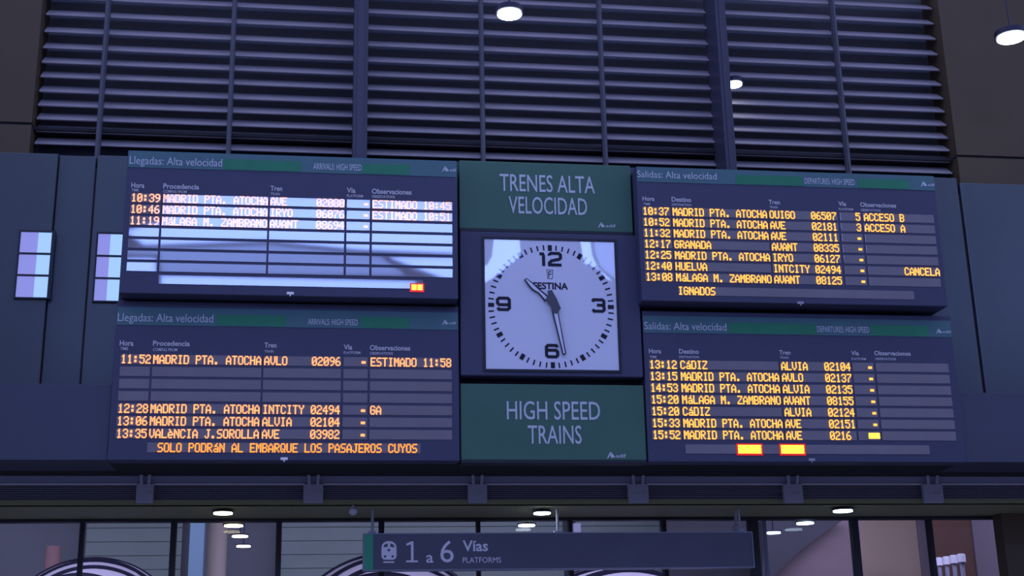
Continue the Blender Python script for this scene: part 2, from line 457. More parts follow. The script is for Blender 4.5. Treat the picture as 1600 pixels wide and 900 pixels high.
def board(D):
    pl = Plane(*D['origin'])
    root = empty(D['name'], pl.O, D['label'], 'departure board' if 'dep' in D['name'] else 'arrivals board', None, (TILT, 0, 0))
    L = sum(pl.u(*p) for p in D['left'])/len(D['left']); Rr = sum(pl.u(*p) for p in D['right'])/len(D['right'])
    T = sum(pl.v(*p) for p in D['top'])/len(D['top']); Bt = sum(pl.v(*p) for p in D['bot'])/len(D['bot'])
    D['x'] = (pl.O.x+L, pl.O.x+Rr)
    MB().box(L, Rr, 0, D['depth'], Bt, T, .006).build('casing', 'casing', root)
    # header bar: teal paints a reflection haze over green, patches stay clear
    h1 = sum(pl.v(*p) for p in D['htop'])/2; h0 = sum(pl.v(*p) for p in D['hbot'])/2
    h1 = min(h1, T-.004)
    hb = MB().box(L+.006, Rr-.006, -.004, .004, h0, h1).build('header_bar', 'header_teal', root)
    for a, b, yy in D['green']:
        hh = h1-h0
        st = MB().box(pl.u(a, yy), pl.u(b, yy), -.006, -.003, h0+.04*hh, h0+.66*hh).build('header_stripe', 'header_green', hb)
        st['label'] = 'bright green header stripe'
    m_ = MB(); put(pl, m_, *D['title'], y=-.009, slope=.022); m_.build('title_lettering', 'letter', root)
    m_ = MB(); put(pl, m_, *D['sub'], y=-.009, slope=.018, weight=.004); m_.build('subtitle_lettering', 'letter', root)
    rail_logo(pl, root, *D['logo'], -.009)
    for sp, en in D['heads']:
        m_ = MB(); put(pl, m_, *sp, y=-.003, weight=.02); put(pl, m_, *en, y=-.003, weight=.01); m_.build('heading_lettering', 'letter_dim', root)
    # grid
    cols = [(pl.u(a, D['coly']), pl.u(b, D['coly']+ (b-a)*.015)) for a, b in D['cols']]
    adv = (cols[1][1]-cols[1][0])/18.05
    rowv = [pl.v(D['rowx'], y) for y in D['rowy']]
    n = len(rowv)-1; pit = (rowv[0]-rowv[n-0-1])/(n-1)
    ch = pit*.775; lh = pit*.74
    for r in range(n):
        vc = rowv[0]-pit*r
        row = D['rows'][r] if r < len(D['rows']) else None
        for c, (a, b) in enumerate(cols):
            cell = MB().box(a, b, -.004, .01, vc-ch/2, vc+ch/2, .0015).build('display_cell', 'cell', root)
            s = row[c] if row else ''
            if s:
                wd = (b-a)/adv; off = 0.12
                if c == 3: off = wd-len(s)-.05
                if c == 4 and s.startswith('>'): s = s[1:]; off = wd-len(s)+.15
                if c == 2 and '|' in s:
                    nm, nu = s.split('|'); s = nm+' '*(13-len(nm)-len(nu))+nu
                    if nu.endswith('~'): s = s[1:].replace('~', '') if False else nm+' '*(13-len(nm)-len(nu))+nu[:-1]
                m_ = MB()
                if s == '##':
                    m_.quad(b-adv*2.1, b-.05*adv, vc-lh*.32, vc+lh*.32, -.007); m_.build('led_block', 'led_block', cell)['label'] = 'solid yellow lit block'
                else:
                    led(m_, s, a+off*adv, vc-lh/2, adv*(1 if off+len(s) <= wd+.4 else wd/(off+len(s))), lh, -.0075); m_.build('led_text', D['led'], cell)
    vt = rowv[-1]; ta, tb = pl.u(D['tick'][0], D['rowy'][-1]), pl.u(D['tick'][1], D['rowy'][-1])
    tk = MB().box(ta, tb, -.004, .01, vt-ch/2, vt+ch/2, .0015).build('ticker_cell', 'cell', root)
    if D.get('ticktext'):
        x, s = D['ticktext']; m_ = MB(); led(m_, s, pl.u(x, D['rowy'][-1]), vt-lh/2, adv*1.0, lh, -.0075); m_.build('led_text', D['led'] if D['name'] != 'arrivals_board' else 'led_orange', tk)
    for a, b in D.get('blocks', []):
        y = D['rowy'][-1]; hh = lh*(.5 if D['name'] != 'arrivals_board' else .34); um = (pl.u(a, y)+pl.u(b, y))/2; ua, ub = pl.u(a, y), pl.u(b, y)
        dv = 0 if D['name'] != 'arrivals_board' else -lh*.35
        m_ = MB(); m_.quad(ua-.013, ub+.013, vt+dv-hh-.014, vt+dv+hh+.010, -.0060); m_.build('led_glow_rim', 'led_red', tk)['label'] = 'red lit rim of the block'  # glowing red quad stands in for lens bloom
        m_ = MB(); k = 3
        for i in range(k):
            q0 = vt+dv-hh+2*hh*i/k; m_.quad(ua, ub, q0+.0015, q0+2*hh/k-.0015, -.0075)
        m_.build('led_block', 'led_block', tk)['label'] = 'solid yellow lit block'
    lx, ly = D['latch']; a, b = pl.uv(lx, ly)
    MB().box(a-.026, a+.026, -.010, .0, b-.010, b+.010, .003).tube((a, -.006, b-.022), (a, -.006, b-.010), .005, 8).build('latch', D['latchmat'], root)
    return pl, root

M_ = 'MADRID PTA. ATOCHA'; Z_ = 'MáLAGA M. ZAMBRANO'
UL = dict(name='arrivals_board', label='upper left arrivals board with three train rows and bright sky reflections', origin=(450, 462, -.46), depth=.335,
    left=[(197, 280), (187.5, 440)], right=[(714.5, 300), (716, 440)], top=[(240, 237), (680, 249)], bot=[(230, 459.5), (690, 466)],
    htop=[(230, 236.5), (690, 247.5)], hbot=[(230, 264.5), (690, 274)], green=[(349, 470, 262), (566, 641, 268)],
    title=('Llegadas: Alta velocidad', 202.5, 347, 244.5, 256.5), sub=('ARRIVALS: HIGH SPEED', 489.5, 565, 255.5, 265), logo=(690, 713, 260.5, 269.5),
    heads=[(('Hora', 205, 225.5, 285.5, 293), ('TIME', 205.5, 217, 295, 299)), (('Procedencia', 255, 311, 287, 294.5), ('COMING FROM', 255, 291.5, 297, 301)),
        (('Tren', 422.5, 441, 290.5, 298), ('TRAIN', 422.5, 437, 301, 305)), (('Vía', 542, 555.5, 293.5, 301), ('PLATFORM', 542, 567, 304, 308)),
        (('Observaciones', 581, 643, 295, 302.5), ('OBSERVATIONS', 581, 617, 305, 309))],
    coly=320, cols=[(203.8, 251), (254, 419), (421.7, 538.7), (541.7, 578.3), (581.3, 706.7)], rowx=640,
    rowy=[321, 338, 355.5, 372, 389.5, 407.3, 425.8, 444.5], tick=(247, 661), led='led_amber',
    rows=[('10:39', M_, 'AVE|02080', '-', 'ESTIMADO 10:45'), ('10:46', M_, 'IRYO|06076', '-', 'ESTIMADO 10:51'), ('11:19', Z_, 'AVANT|08694', '-', '')],
    blocks=[(643, 651), (652.5, 660)], latch=(453.5, 458.5), latchmat='canister_white')
LL = dict(name='arrivals_board', label='lower left arrivals board with amber ticker text along the bottom', origin=(440, 718, -.29), depth=.165,
    left=[(181.5, 500), (169, 690)], right=[(716.5, 520), (718.5, 700)], top=[(230, 471), (690, 478)], bot=[(230, 718.5), (690, 721)],
    htop=[(230, 480.5), (690, 488)], hbot=[(230, 508), (690, 515.5)], green=[(338, 447, 506), (562, 640, 511)],
    title=('Llegadas: Alta velocidad', 184, 333, 489.5, 502), sub=('ARRIVALS: HIGH SPEED', 481, 559, 498.5, 507.5), logo=(690, 713, 500, 508.5),
    heads=[(('Hora', 187, 208.5, 532, 540), ('TIME', 188, 200, 542.5, 547)), (('Procedencia', 239, 296.5, 532.5, 540), ('COMING FROM', 239, 277, 544, 548.5)),
        (('Tren', 413, 432, 535.5, 543), ('TRAIN', 413, 427.5, 547, 551)), (('Vía', 537, 550.5, 538.5, 546), ('PLATFORM', 537, 563, 549, 553)),
        (('Observaciones', 578, 641, 539.5, 547), ('OBSERVATIONS', 578, 614, 550, 554))],
    coly=582, cols=[(187, 234), (237.5, 408.3), (411.4, 532.8), (536.5, 574.5), (578, 705.8)], rowx=640,
    rowy=[566.5, 584.5, 603.3, 622, 641.3, 660.4, 679.6, 700.8], tick=(230, 657), led='led_amber',
    rows=[('11:52', M_, 'AVLO|02096', '-', 'ESTIMADO 11:58'), None, None, None, ('12:28', M_, 'INTCITY|02494', '-', 'GA'),
        ('13:06', M_, 'ALVIA|02104', '-', ''), ('13:35', 'VALèNCIA J.SOROLLA', 'AVE|03982', '-', '')],
    ticktext=(246.5, 'SOLO PODRáN AL EMBARQUE LOS PASAJEROS CUYOS'), latch=(444, 717), latchmat='canister_white')
UR = dict(name='departures_board', label='upper right departures board with seven amber train rows', origin=(1230, 472, -.46), depth=.335,
    left=[(994.5, 290), (1003, 450)], right=[(1462.5, 300), (1478, 450)], top=[(1030, 263), (1430, 272)], bot=[(1040, 471), (1440, 477.5)],
    htop=[(1030, 261), (1430, 271.5)], hbot=[(1030, 285), (1430, 297)], green=[(1150, 1254, 287), (1341, 1420, 292)],
    title=('Salidas: Alta velocidad', 995.5, 1119.5, 267, 277.5), sub=('DEPARTURES: HIGH SPEED', 1257, 1335, 278.5, 287.5), logo=(1438, 1460, 284, 292.5),
    heads=[(('Hora', 1004, 1022.5, 307, 313.5), ('TIME', 1005, 1016, 317, 320.5)), (('Destino', 1049.5, 1080, 308, 315), ('DESTINATION', 1050, 1080, 318, 321.5)),
        (('Tren', 1201, 1218.5, 312.5, 319), ('TRAIN', 1202, 1215, 322, 325.5)), (('Vía', 1310, 1322, 315, 321.5), ('PLATFORM', 1310.5, 1333, 325, 328.5)),
        (('Observaciones', 1344, 1400, 316.5, 323), ('OBSERVATIONS', 1345, 1376, 326.5, 330))],
    coly=334, cols=[(1003.5, 1047.5), (1050, 1198.5), (1201, 1308), (1312, 1344.5), (1348, 1458)], rowx=1438,
    rowy=[342, 359, 375.3, 391.3, 408.3, 424.8, 441.6, 462], tick=(1060, 1428), led='led_yellow',
    rows=[('10:37', M_, 'OUIGO|06507', '5', 'ACCESO B'), ('10:52', M_, 'AVE|02181', '3', 'ACCESO A'), ('11:32', M_, 'AVE|02111', '-', ''),
        ('12:17', 'GRANADA', 'AVANT|08335', '-', ''), ('12:25', M_, 'IRYO|06127', '-', ''), ('12:40', 'HUELVA', 'INTCITY|02494', '-', '>CANCELA'),
        ('13:08', Z_, 'AVANT|08125', '-', '')],
    ticktext=(1060, 'IGNADOS'), latch=(1250.5, 473.5), latchmat='bracket_grey')
LR = dict(name='departures_board', label='lower right departures board with two solid yellow lit blocks at the bottom', origin=(1255, 721, -.29), depth=.165,
    left=[(1004.5, 520), (1012.5, 700)], right=[(1490, 540), (1506, 690)], top=[(1040, 488), (1450, 491)], bot=[(1040, 722), (1450, 722)],
    htop=[(1040, 495.5), (1450, 499)], hbot=[(1040, 522), (1450, 525)], green=[(1137, 1275, 521), (1360, 1450, 524)],
    title=('Salidas: Alta velocidad', 1006.5, 1135, 503.5, 515), sub=('DEPARTURES: HIGH SPEED', 1276.5, 1358, 510, 519), logo=(1462, 1486, 514, 522),
    heads=[(('Hora', 1014, 1033, 545, 552), ('TIME', 1015, 1026, 556, 559.5)), (('Destino', 1061, 1092, 545.5, 552.5), ('DESTINATION', 1061, 1092, 556, 559.5)),
        (('Tren', 1217.5, 1235, 547.5, 554), ('TRAIN', 1218.5, 1232, 557, 560.5)), (('Vía', 1330, 1342, 548.5, 555), ('PLATFORM', 1330.5, 1353, 559, 562.5)),
        (('Observaciones', 1366, 1423, 548.5, 555), ('OBSERVATIONS', 1367, 1400, 559, 562.5))],
    coly=575, cols=[(1014, 1059.5), (1062, 1216.5), (1219.5, 1329), (1332, 1365), (1368.5, 1482)], rowx=1430,
    rowy=[574.7, 592, 610, 627.7, 645.5, 663.3, 681.5, 703], tick=(1071, 1452), led='led_yellow',
    rows=[('13:12', 'CáDIZ', 'ALVIA|02104', '-', ''), ('13:15', M_, 'AVLO|02137', '-', ''), ('14:53', M_, 'ALVIA|02135', '-', ''),
        ('15:20', Z_, 'AVANT|08155', '-', ''), ('15:20', 'CáDIZ', 'ALVIA|02124', '-', ''), ('15:33', M_, 'AVE|02151', '-', ''), ('15:52', M_, 'AVE|0216~', '##', '')],
    blocks=[(1153, 1189), (1220, 1256)], latch=(1268, 718.5), latchmat='bracket_grey')
PL = {}
for k, D in (('UL', UL), ('LL', LL), ('UR', UR), ('LR', LR)): PL[k] = board(D)

# low fascia left and right of the lower boards
xa = LL['x'][0]-.004; xb = LR['x'][1]+.004
struct(MB().box(X0, xa, -.27, .2, ZB, zp_b-.002, .003).build('trim_4', 'panel_navy'))
struct(MB().box(xb, X1, -.27, .2, ZB, zp_b-.002, .003).build('trim_5', 'panel_navy'))

# ------------------------------------------------------------------ the two green signs and the clock
def green_sign(name, label, origin, L, Rr, T, Bt, lines, logo, depth):
    pl = Plane(*origin); root = empty(name, pl.O, label, 'sign', None, (TILT, 0, 0))
    l = sum(pl.u(*p) for p in L)/2; r = sum(pl.u(*p) for p in Rr)/2; t = sum(pl.v(*p) for p in T)/2; b = sum(pl.v(*p) for p in Bt)/2
    MB().box(l, r, 0, depth, b, t, .006).build('panel', 'sign_green', root)
    MB().box(l+.002, r-.002, -.006, depth-.02, b-.022, b-.002, .003).build('bottom_edge', 'frame_dark', root)
    for ln in lines:
        m_ = MB(); put(pl, m_, *ln, y=-.004, slope=.02, weight=.004); m_.build('lettering', 'letter', root)
    rail_logo(pl, root, *logo, -.004)
green_sign('direction_sign', 'dark green sign above the clock', (855, 358, -.335), [(717, 270), (718, 340)], [(985.5, 280), (989, 350)],
    [(740, 250), (960, 259)], [(740, 357), (970, 363.5)], [('TRENES ALTA', 781, 929.5, 272, 298), ('VELOCIDAD', 795, 917.5, 307, 333)], (934, 962, 347.5, 356.5), .21)
green_sign('direction_sign', 'dark green sign below the clock', (865, 719, -.275), [(719.5, 620), (720, 700)], [(1006, 620), (1010, 700)],
    [(740, 598), (980, 603)], [(740, 718.5), (980, 720)], [('HIGH SPEED', 792, 938, 627, 655), ('TRAINS', 825, 909, 665, 693)], (948, 978, 706, 717), .15)

pl = Plane(862, 588, -.315)
clk = empty('wall_clock', pl.O, 'large square wall clock with white dial between the green signs', 'clock', None, (TILT, 0, 0))
l, r = pl.u(718.5, 480)+.004, pl.u(1001.0, 480)-.004
t, b = pl.v(860, 364), pl.v(860, 588)
MB().box(l, r, 0, .19, b, t, .008).build('casing', 'casing', clk)
dl = (pl.u(756.5, 400)+pl.u(759.5, 560))/2; dr = (pl.u(960, 400)+pl.u(966.5, 560))/2
dt = (pl.v(770, 374.5)+pl.v(950, 378))/2; db = (pl.v(775, 577)+pl.v(955, 578.5))/2
fr_ = MB()
for a in ((dl-.02, dl, db-.02, dt+.02), (dr, dr+.02, db-.02, dt+.02), (dl, dr, dt, dt+.02), (dl, dr, db-.02, db)): fr_.box(a[0], a[1], -.008, .004, a[2], a[3])
fr_.build('dial_frame', 'frame_dark', clk)
dial = MB().box(dl, dr, -.003, .004, db, dt).build('dial', 'dial_white', clk)
cx, cz = pl.uv(861.3, 478.2)
S = (pl.u(961, 478)-pl.u(761, 478))/200*1.0                  # metres per pixel on the dial, along u
SV = (pl.v(862, 378)-pl.v(862, 578))/200
def dp(X, Y):                                                # crop pixels (3.75 x) to dial coordinates
    return pl.uv(700+X/3.75, 360+Y/3.75)
Ro = (pl.v(862, 381.5)-pl.v(862, 573.5))/2
tk = MB()
for i in range(60):
    a = math.radians(6*i); d = Vector((math.sin(a), math.cos(a))); n = Vector((d.y, -d.x))
    hour = i % 5 == 0
    w = .016 if hour else .0055; r0 = Ro*(.905 if hour else .915); r1 = Ro
    c = Vector((cx, cz)); P = [c+d*r0-n*w, c+d*r0+n*w, c+d*r1+n*w, c+d*r1-n*w]
    tk.prism([tuple(p) for p in P], -.0055, -.003)
tk.build('minute_marks', 'ink_gloss', dial)
def numeral(strokes, x0, x1, y0, y1, w):
    """strokes in unit box (x right, y up) placed on crop pixel box"""
    m_ = MB()
    u0, v1 = dp(x0, y0); u1, v0 = dp(x1, y1)
    for st in strokes:
        m_.stroke([(u0+w/2+p[0]*(u1-u0-w), v0+w/2+p[1]*(v1-v0-w)) for p in st], w, -.0058, -.003)
    m_.build('numeral', 'ink_gloss', dial)
two = [(0, .80), (.0, .88), (.14, 1), (.86, 1), (1, .88), (1, .62), (.88, .50), (.2, .36), (0, .16), (0, 0), (1.08, 0)]
numeral([[(.10, .96), (.42, .96)], [(.5, 1.06), (.72, .80), (.72, -.08)]], 522, 580, 126, 213, .024)
numeral([two], 583, 669, 126, 213, .024)
numeral([[(0, .84), (.1, 1), (.86, 1), (1, .88), (1, .64), (.86, .53), (.38, .53)], [(.86, .53), (1, .40), (1, .12), (.86, 0), (.12, 0), (0, .16)]], 836, 924, 398, 484, .024)
six = [(1, .84), (.88, 1), (.14, 1), (0, .86), (0, .14), (.14, 0), (.86, 0), (1, .14), (1, .44), (.86, .58), (.04, .58)]
numeral([six], 566, 652, 665, 751, .024)
numeral([[(1-p[0], 1-p[1]) for p in six]], 280, 369, 388, 474, .024)
m_ = MB()
u0, v0 = dp(500, 343); u1, v1 = dp(702, 310)
put_text(m_, 'FESTINA', u0, u1, v0, v1-v0, -.005, .03)
m_.build('maker_lettering', 'ink_gloss', dial)
m_ = MB()
A, B = dp(578, 232), dp(615, 284)
m_.stroke([(A[0], A[1]), (B[0], A[1]), (B[0]-.006, B[1]), (A[0]+.006, B[1])], .0035, -.005, -.003, closed=True)
put_text(m_, 'F', dp(588, 277)[0], dp(607, 277)[0], dp(588, 277)[1], dp(588, 240)[1]-dp(588, 277)[1], -.005)
m_.build('maker_emblem', 'ink_gloss', dial)
# hands: dark outline with a pale inlay
def hand(name, outer, inner, y):
    m_ = MB(); m_.prism([dp(*p) for p in outer], y, y+.006, 0); m_.prism([dp(*p) for p in inner], y-.002, y+.001, 1)
    m_.build(name, ['ink', 'dial_white'], clk)
hand('hour_hand', [(444, 292), (458, 282), (502, 316), (522, 335), (590, 392), (566, 420), (528, 372), (496, 356), (478, 338)],
     [(452, 293), (459, 289), (500, 324), (518, 342), (580, 396), (568, 410), (532, 368), (500, 350), (484, 334)], -.018)
hand('minute_hand', [(604, 470), (640, 466), (690, 728), (670, 736)], [(616, 490), (638, 486), (682, 724), (674, 727)], -.026)
MB().prism([dp(580, 360), dp(604, 355), dp(632, 405), dp(657, 463), dp(634, 492), dp(612, 490), dp(596, 446), dp(568, 408), dp(582, 388)], -.034, -.026).build('hub', 'hub_grey', clk)

# ------------------------------------------------------------------ hanging platform sign
YS = .62
A = at(566, 862, YS); 
sl, sr = at(567, 860, YS).x, at(1177.5, 860, YS).x
s1 = (zc(600, 833, YS)+zc(1150, 830.7, YS))/2; s0 = (zc(600, 891.7, YS)+zc(1150, 887.5, YS))/2
ps = empty('platform_sign', ((sl+sr)/2, YS, s0), 'long dark hanging platform sign with train pictogram and green end', 'sign')
ox, oz = (sl+sr)/2, s0
class Flat:
    def uv(s, px, py): p = at(px, py, YS); return p.x-ox, p.z-oz
    def u(s, px, py): return s.uv(px, py)[0]
    def v(s, px, py): return s.uv(px, py)[1]
fl = Flat(); hw = (sr-sl)/2; hh = s1-s0
MB().box(-hw+.008, hw-.008, 0, .09, .008, hh-.008).build('panel', 'sign_navy', ps)
f_ = MB(); f_.box(-hw, hw, -.006, .096, hh-.009, hh).box(-hw, hw, -.006, .096, 0, .009).box(-hw, -hw+.009, -.006, .096, .009, hh-.009).box(hw-.009, hw, -.006, .096, .009, hh-.009)
f_.build('frame', 'sign_frame', ps)
gb = MB().box(-hw+.009, fl.u(583, 862), -.004, .002, .009, hh-.009).build('end_band', 'sign_band_green', ps); gb['label'] = 'green end band'
m_ = MB(); U_ = lambda x, y: fl.uv(x, y)
m_.prism([U_(642.2, 846), U_(646, 846), U_(646, 875.8), U_(653, 875.8), U_(653, 878.5), U_(634.5, 878.5), U_(634.5, 875.8), U_(642.2, 875.8), U_(642.2, 850.5), U_(635.5, 852.6), U_(634.5, 849.8)], -.003, .001)
put(fl, m_, '6', 688, 709, 845, 878.5, y=-.003, slope=0)
put(fl, m_, 'a', 666, 677, 862, 879, y=-.003, slope=0, weight=.012); m_.build('number_lettering', 'letter_sign', ps)
m_ = MB(); put(fl, m_, 'Vías', 723, 762.5, 845, 861, y=-.003, slope=0, weight=.02); put(fl, m_, 'PLATFORMS', 723, 783, 871, 879.5, y=-.003, slope=0); m_.build('word_lettering', 'letter_sign', ps)
# train pictogram: rounded front with two windows, lamp and buffers
def rnd(x0, x1, y0, y1, rt, rb, n=6):
    P = []
    for (cx_, cy_, rr, a0) in ((x1-rt, y0+rt, rt, -90), (x1-rb, y1-rb, rb, 0), (x0+rb, y1-rb, rb, 90), (x0+rt, y0+rt, rt, 180)):
        for k in range(n+1):
            a = math.radians(a0+90*k/n); P.append((cx_+rr*math.cos(a), cy_+rr*math.sin(a)))
    return P
pc = MB().prism([fl.uv(*p) for p in rnd(596, 619.5, 845.5, 874.5, 10.5, 6)], -.003, .001)
pc.box(fl.u(599, 878), fl.u(616, 878), -.003, .001, fl.v(607, 879.5), fl.v(607, 877.3))
pcg = pc.build('train_pictogram', 'letter_sign', ps)
hole = MB()
hole.prism([fl.uv(*p) for p in ((599, 855.5), (600.5, 851), (605.5, 849), (606, 854.5))], -.0045, -.002)
hole.prism([fl.uv(*p) for p in ((616.5, 855.5), (615, 851), (610, 849), (609.5, 854.5))], -.0045, -.002)
for c in ((607.5, 859.5, 2.2), (601.5, 869.5, 2.0), (613.5, 869.5, 2.0)):
    hole.prism([fl.uv(c[0]+c[2]*math.cos(k*math.pi/6), c[1]+c[2]*math.sin(k*math.pi/6)) for k in range(12)], -.0045, -.002)
hole.build('pictogram_windows', 'sign_navy', pcg)
for px in (582, 873, 1159):
    x = fl.u(px, 832)
    MB().tube((x, .045, hh-.004), (x, .045, z_s-oz), .011).box(x-.03, x+.03, .02, .07, hh, hh+.02, .004).build('hanger', 'bracket_grey', ps)

# small globes under the passage ceiling
def globe(px, py, Y, rad, label, z_to):
    p = at(px, py, Y) if Y else at_z(px, py, z_s-.045); r = empty('globe_camera', (p.x, p.y, p.z+rad), label, 'camera')
    MB().sphere((0, 0, -rad), rad).build('dome', 'globe', r, True)
    MB().tube((0, 0, -.01), (0, 0, z_to-p.z-rad), .012).build('stem', 'bracket_grey', r)
globe(551.5, 799, None, .032, 'small grey globe under the dark ceiling, left of the platform sign', z_s)
globe(1150.5, 825.5, .80, .032, 'small pale globe just above the right end of the platform sign', z_s)

# ------------------------------------------------------------------ downlights
def downlight(p, r, m_, label, zt, group, arm=None, th=.05):
    root = empty('downlight', (p.x, p.y, p.z), label, 'lamp', group)
    MB().cyl((0, 0), r*1.16, .004, th).build('housing', 'lamp_housing', root)
    d = MB().cyl((0, 0), r, -.006, .012, r2=r*.96)
    d.build('lens', m_, root)
    if arm is None: MB().tube((0, 0, th), (0, 0, zt-p.z), .007, 8).build('stem', 'lamp_housing', root)
    else: MB().tube((0, 0, th*.6), arm, .012, 8).build('arm', 'lamp_housing', root)
def row(pts, y_first, m_list, labels, group):
    p0 = at_z(pts[0][0], pts[0][1], z_s-.03)
    for (px, py, wpx), mm, lb in zip(pts, m_list, labels):
        p = at_z(px, py, p0.z)
        dist = (p-CAM).dot(_fw)
        downlight(p, wpx/2/FPX*dist, mm, lb, z_s if p.y < YG else 4.3, group, th=.016)
row([(348.5, 802, 29), (365, 821.5, 29), (375, 838, 25), (380.5, 853.5, 22)], .8, ['lamp_warm', 'lamp_warm', 'lamp_pink', 'lamp_pink'],
    ['largest warm downlight, nearest of the left row', 'warm downlight, second of the left row, beside the beige column', 'warm downlight, third of the left row', 'small warm downlight, farthest of the left row'], 'left row of downlights')
row([(847, 802, 26), (823, 821, 26)], .8, ['lamp_cool', 'lamp_cool'], ['white downlight under the dark ceiling, upper of the centre pair', 'white downlight just above the platform sign, lower of the centre pair'], 'centre pair of downlights')
row([(1317, 798.5, 30), (1258, 817.5, 27), (1208, 832.5, 23)], .8, ['lamp_blue']*3,
    ['blue-white downlight nearest of the right row', 'blue-white downlight in the middle of the right row', 'blue-white downlight farthest of the right row, beside the platform sign'], 'right row of downlights')
p = at(796, 22, -.9); downlight(p, .094, 'lamp_cool', 'round white lamp hanging in front of the middle louvres', Z_TOP, 'upper wall lamps')
p = at(1580, 59, -.9); downlight(p, .112, 'lamp_cool', 'round white lamp in front of the right brown wall', Z_TOP, 'upper wall lamps')
p = at(1147, 132, .14); downlight(p, .068, 'lamp_cool', 'small white lamp fixed beside the second pillar', Z_TOP, 'upper wall lamps', arm=(-.10, 0, .03))

# ------------------------------------------------------------------ behind the glass
YW = 6.0
struct(MB().box(X0-6, X1+6, YW, YW+.3, 0, 4.35).build('wall_back', 'wall_slate'))
def shutter(pa, pb, label):
    a, b = at(pa, 850, YW-.3).x, at(pb, 850, YW-.3).x
    m_ = MB(); z = .02; top = 4.1; k = 0
    while z < top:
        h = .155; m_.prism([(0, 0), (0, 0)], 0, 0) if False else None
        m_.box(a, b, YW-.30, YW-.26, z, z+h-.005, .004); z += h
    m_.box(a, b, YW-.27, YW-.25, 0, top)
    tag(m_.build('roller_shutter', 'shutter'), label, 'shutter', 'roller shutters behind the glass')
shutter(134, 284, 'grey roller shutter behind the striped arch at the left')
shutter(440, 592, 'grey roller shutter between the warm downlights and the platform sign')
shutter(598, 880, 'grey roller shutter behind the left half of the platform sign')
shutter(900, 1032, 'grey roller shutter behind the right half of the platform sign')
def slab(name, pa, pb, Y, d, m_, label, cat, top=4.2, py=860, z0=0, cap=True):
    a, b = at(pa, py, Y).x, at(pb, py, Y).x
    mb = MB().box(a, b, Y, Y+d, z0, top, .01)
    if cap: mb.box(a-.02, b+.02, Y-.02, Y+d+.02, z0, z0+.12, .005)
    return tag(mb.build(name, m_), label, cat)
slab('light_panel', 295, 318.5, 4.2, .12, 'panel_sky', 'tall pale blue panel behind the glass, left of the beige column', 'panel')
a = at(340, 850, 4.6); o = MB().cyl((a.x, 4.6), .10, 0, 4.25).cyl((a.x, 4.6), .12, 0, .15).build('column', 'column_beige', None, True)
tag(o, 'round beige column behind the glass under the warm downlights', 'column')
zt = zc(82, 854, 4.0); a = at(82, 880, 4.0); o = MB().cyl((a.x, 4.0), .075, 0, zt, 24).cyl((a.x, 4.0), .09, 0, .06, 24).build('bollard', 'column_pink', None, True)
tag(o, 'dusky pink post beside the striped arch at the left', 'post')
slab('white_box', 896, 908, 4.0, .2, 'box_lilac', 'small pale block behind the glass above the platform sign', 'box', top=zc(900, 817, 4.0), py=824, z0=1.5, cap=False)
slab('dark_screen', 1042, 1172, 4.4, .12, 'stair_navy', 'dark screen behind the right end of the platform sign', 'screen')
slab('rose_wall_panel', 1290, 1436.5, 5.2, .2, 'wall_rose', 'broad dusky rose wall panel behind the glass at the right', 'panel')
slab('lilac_wall_panel', 1437, 1475, 5.2, .22, 'wall_lilac', 'narrow lilac panel at the right edge of the rose panel', 'panel')
slab('brown_cabinet', 1457, 1521, 4.0, .06, 'cabinet_brown', 'tall dark brown cabinet behind the row of white canisters', 'cabinet')
slab('grey_panel', 1523, 1600, 4.3, .2, 'wall_lilac', 'grey lilac panel right of the brown cabinet', 'panel')
struct(MB().box(at(1568, 850, YG-.2).x, X1, YG-.22, YG-.06, 0, z_s).build('wall_right_jamb', 'panel_brown'))
# stair: dark underside slope with a rosy cladding below
Yt = 3.4
P = lambda px, py, Y: (at(px, py, Y).x, at(px, py, Y).z)
st = empty('stair_flight', (at(1270, 900, Yt).x, Yt, 0), 'sloping stair flight behind the blue-white downlights', 'stair')
bx = at(1270, 900, Yt).x
def rel(pts): return [(p[0]-bx, p[1]) for p in pts]
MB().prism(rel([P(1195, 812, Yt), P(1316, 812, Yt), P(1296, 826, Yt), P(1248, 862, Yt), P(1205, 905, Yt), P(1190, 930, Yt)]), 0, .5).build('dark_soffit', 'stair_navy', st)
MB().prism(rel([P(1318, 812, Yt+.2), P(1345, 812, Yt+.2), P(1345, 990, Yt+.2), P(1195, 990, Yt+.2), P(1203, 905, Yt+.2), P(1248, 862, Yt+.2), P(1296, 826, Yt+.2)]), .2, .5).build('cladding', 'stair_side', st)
o = MB().box(at(1191, 850, YG+.2).x, at(1197, 850, YG+.2).x, YG+.15, YG+.2, 0, zh0+.1, .006).build('edge_post', 'beam_blue'); tag(o, 'slim pale blue upright right of the platform sign end', 'post')
# row of white canisters on posts
for k, (px, py) in enumerate(((1467, 878), (1478.5, 876.5), (1490, 874.5), (1502, 872.5))):
    Y = 2.6-.15*k
    c = at(px, py, Y); rr = (.034 + .002*k)
    r = empty('canister_post', (c.x, Y, 0), ['white canister, leftmost of the row of four', 'white canister, second from the left of the row of four', 'white canister, third from the left of the row of four', 'white canister, rightmost and largest of the row of four'][k], 'canister', 'row of white canisters')
    MB().cyl((0, 0), rr, c.z-.036, c.z+.036, 24).cyl((0, 0), rr*.8, c.z+.036, c.z+.042, 24).build('canister', 'canister_white', r)
    MB().cyl((0, 0), rr*.55, .02, c.z-.036, 16).cyl((0, 0), rr*1.4, 0, .03, 16).build('support', 'bracket_grey', r)
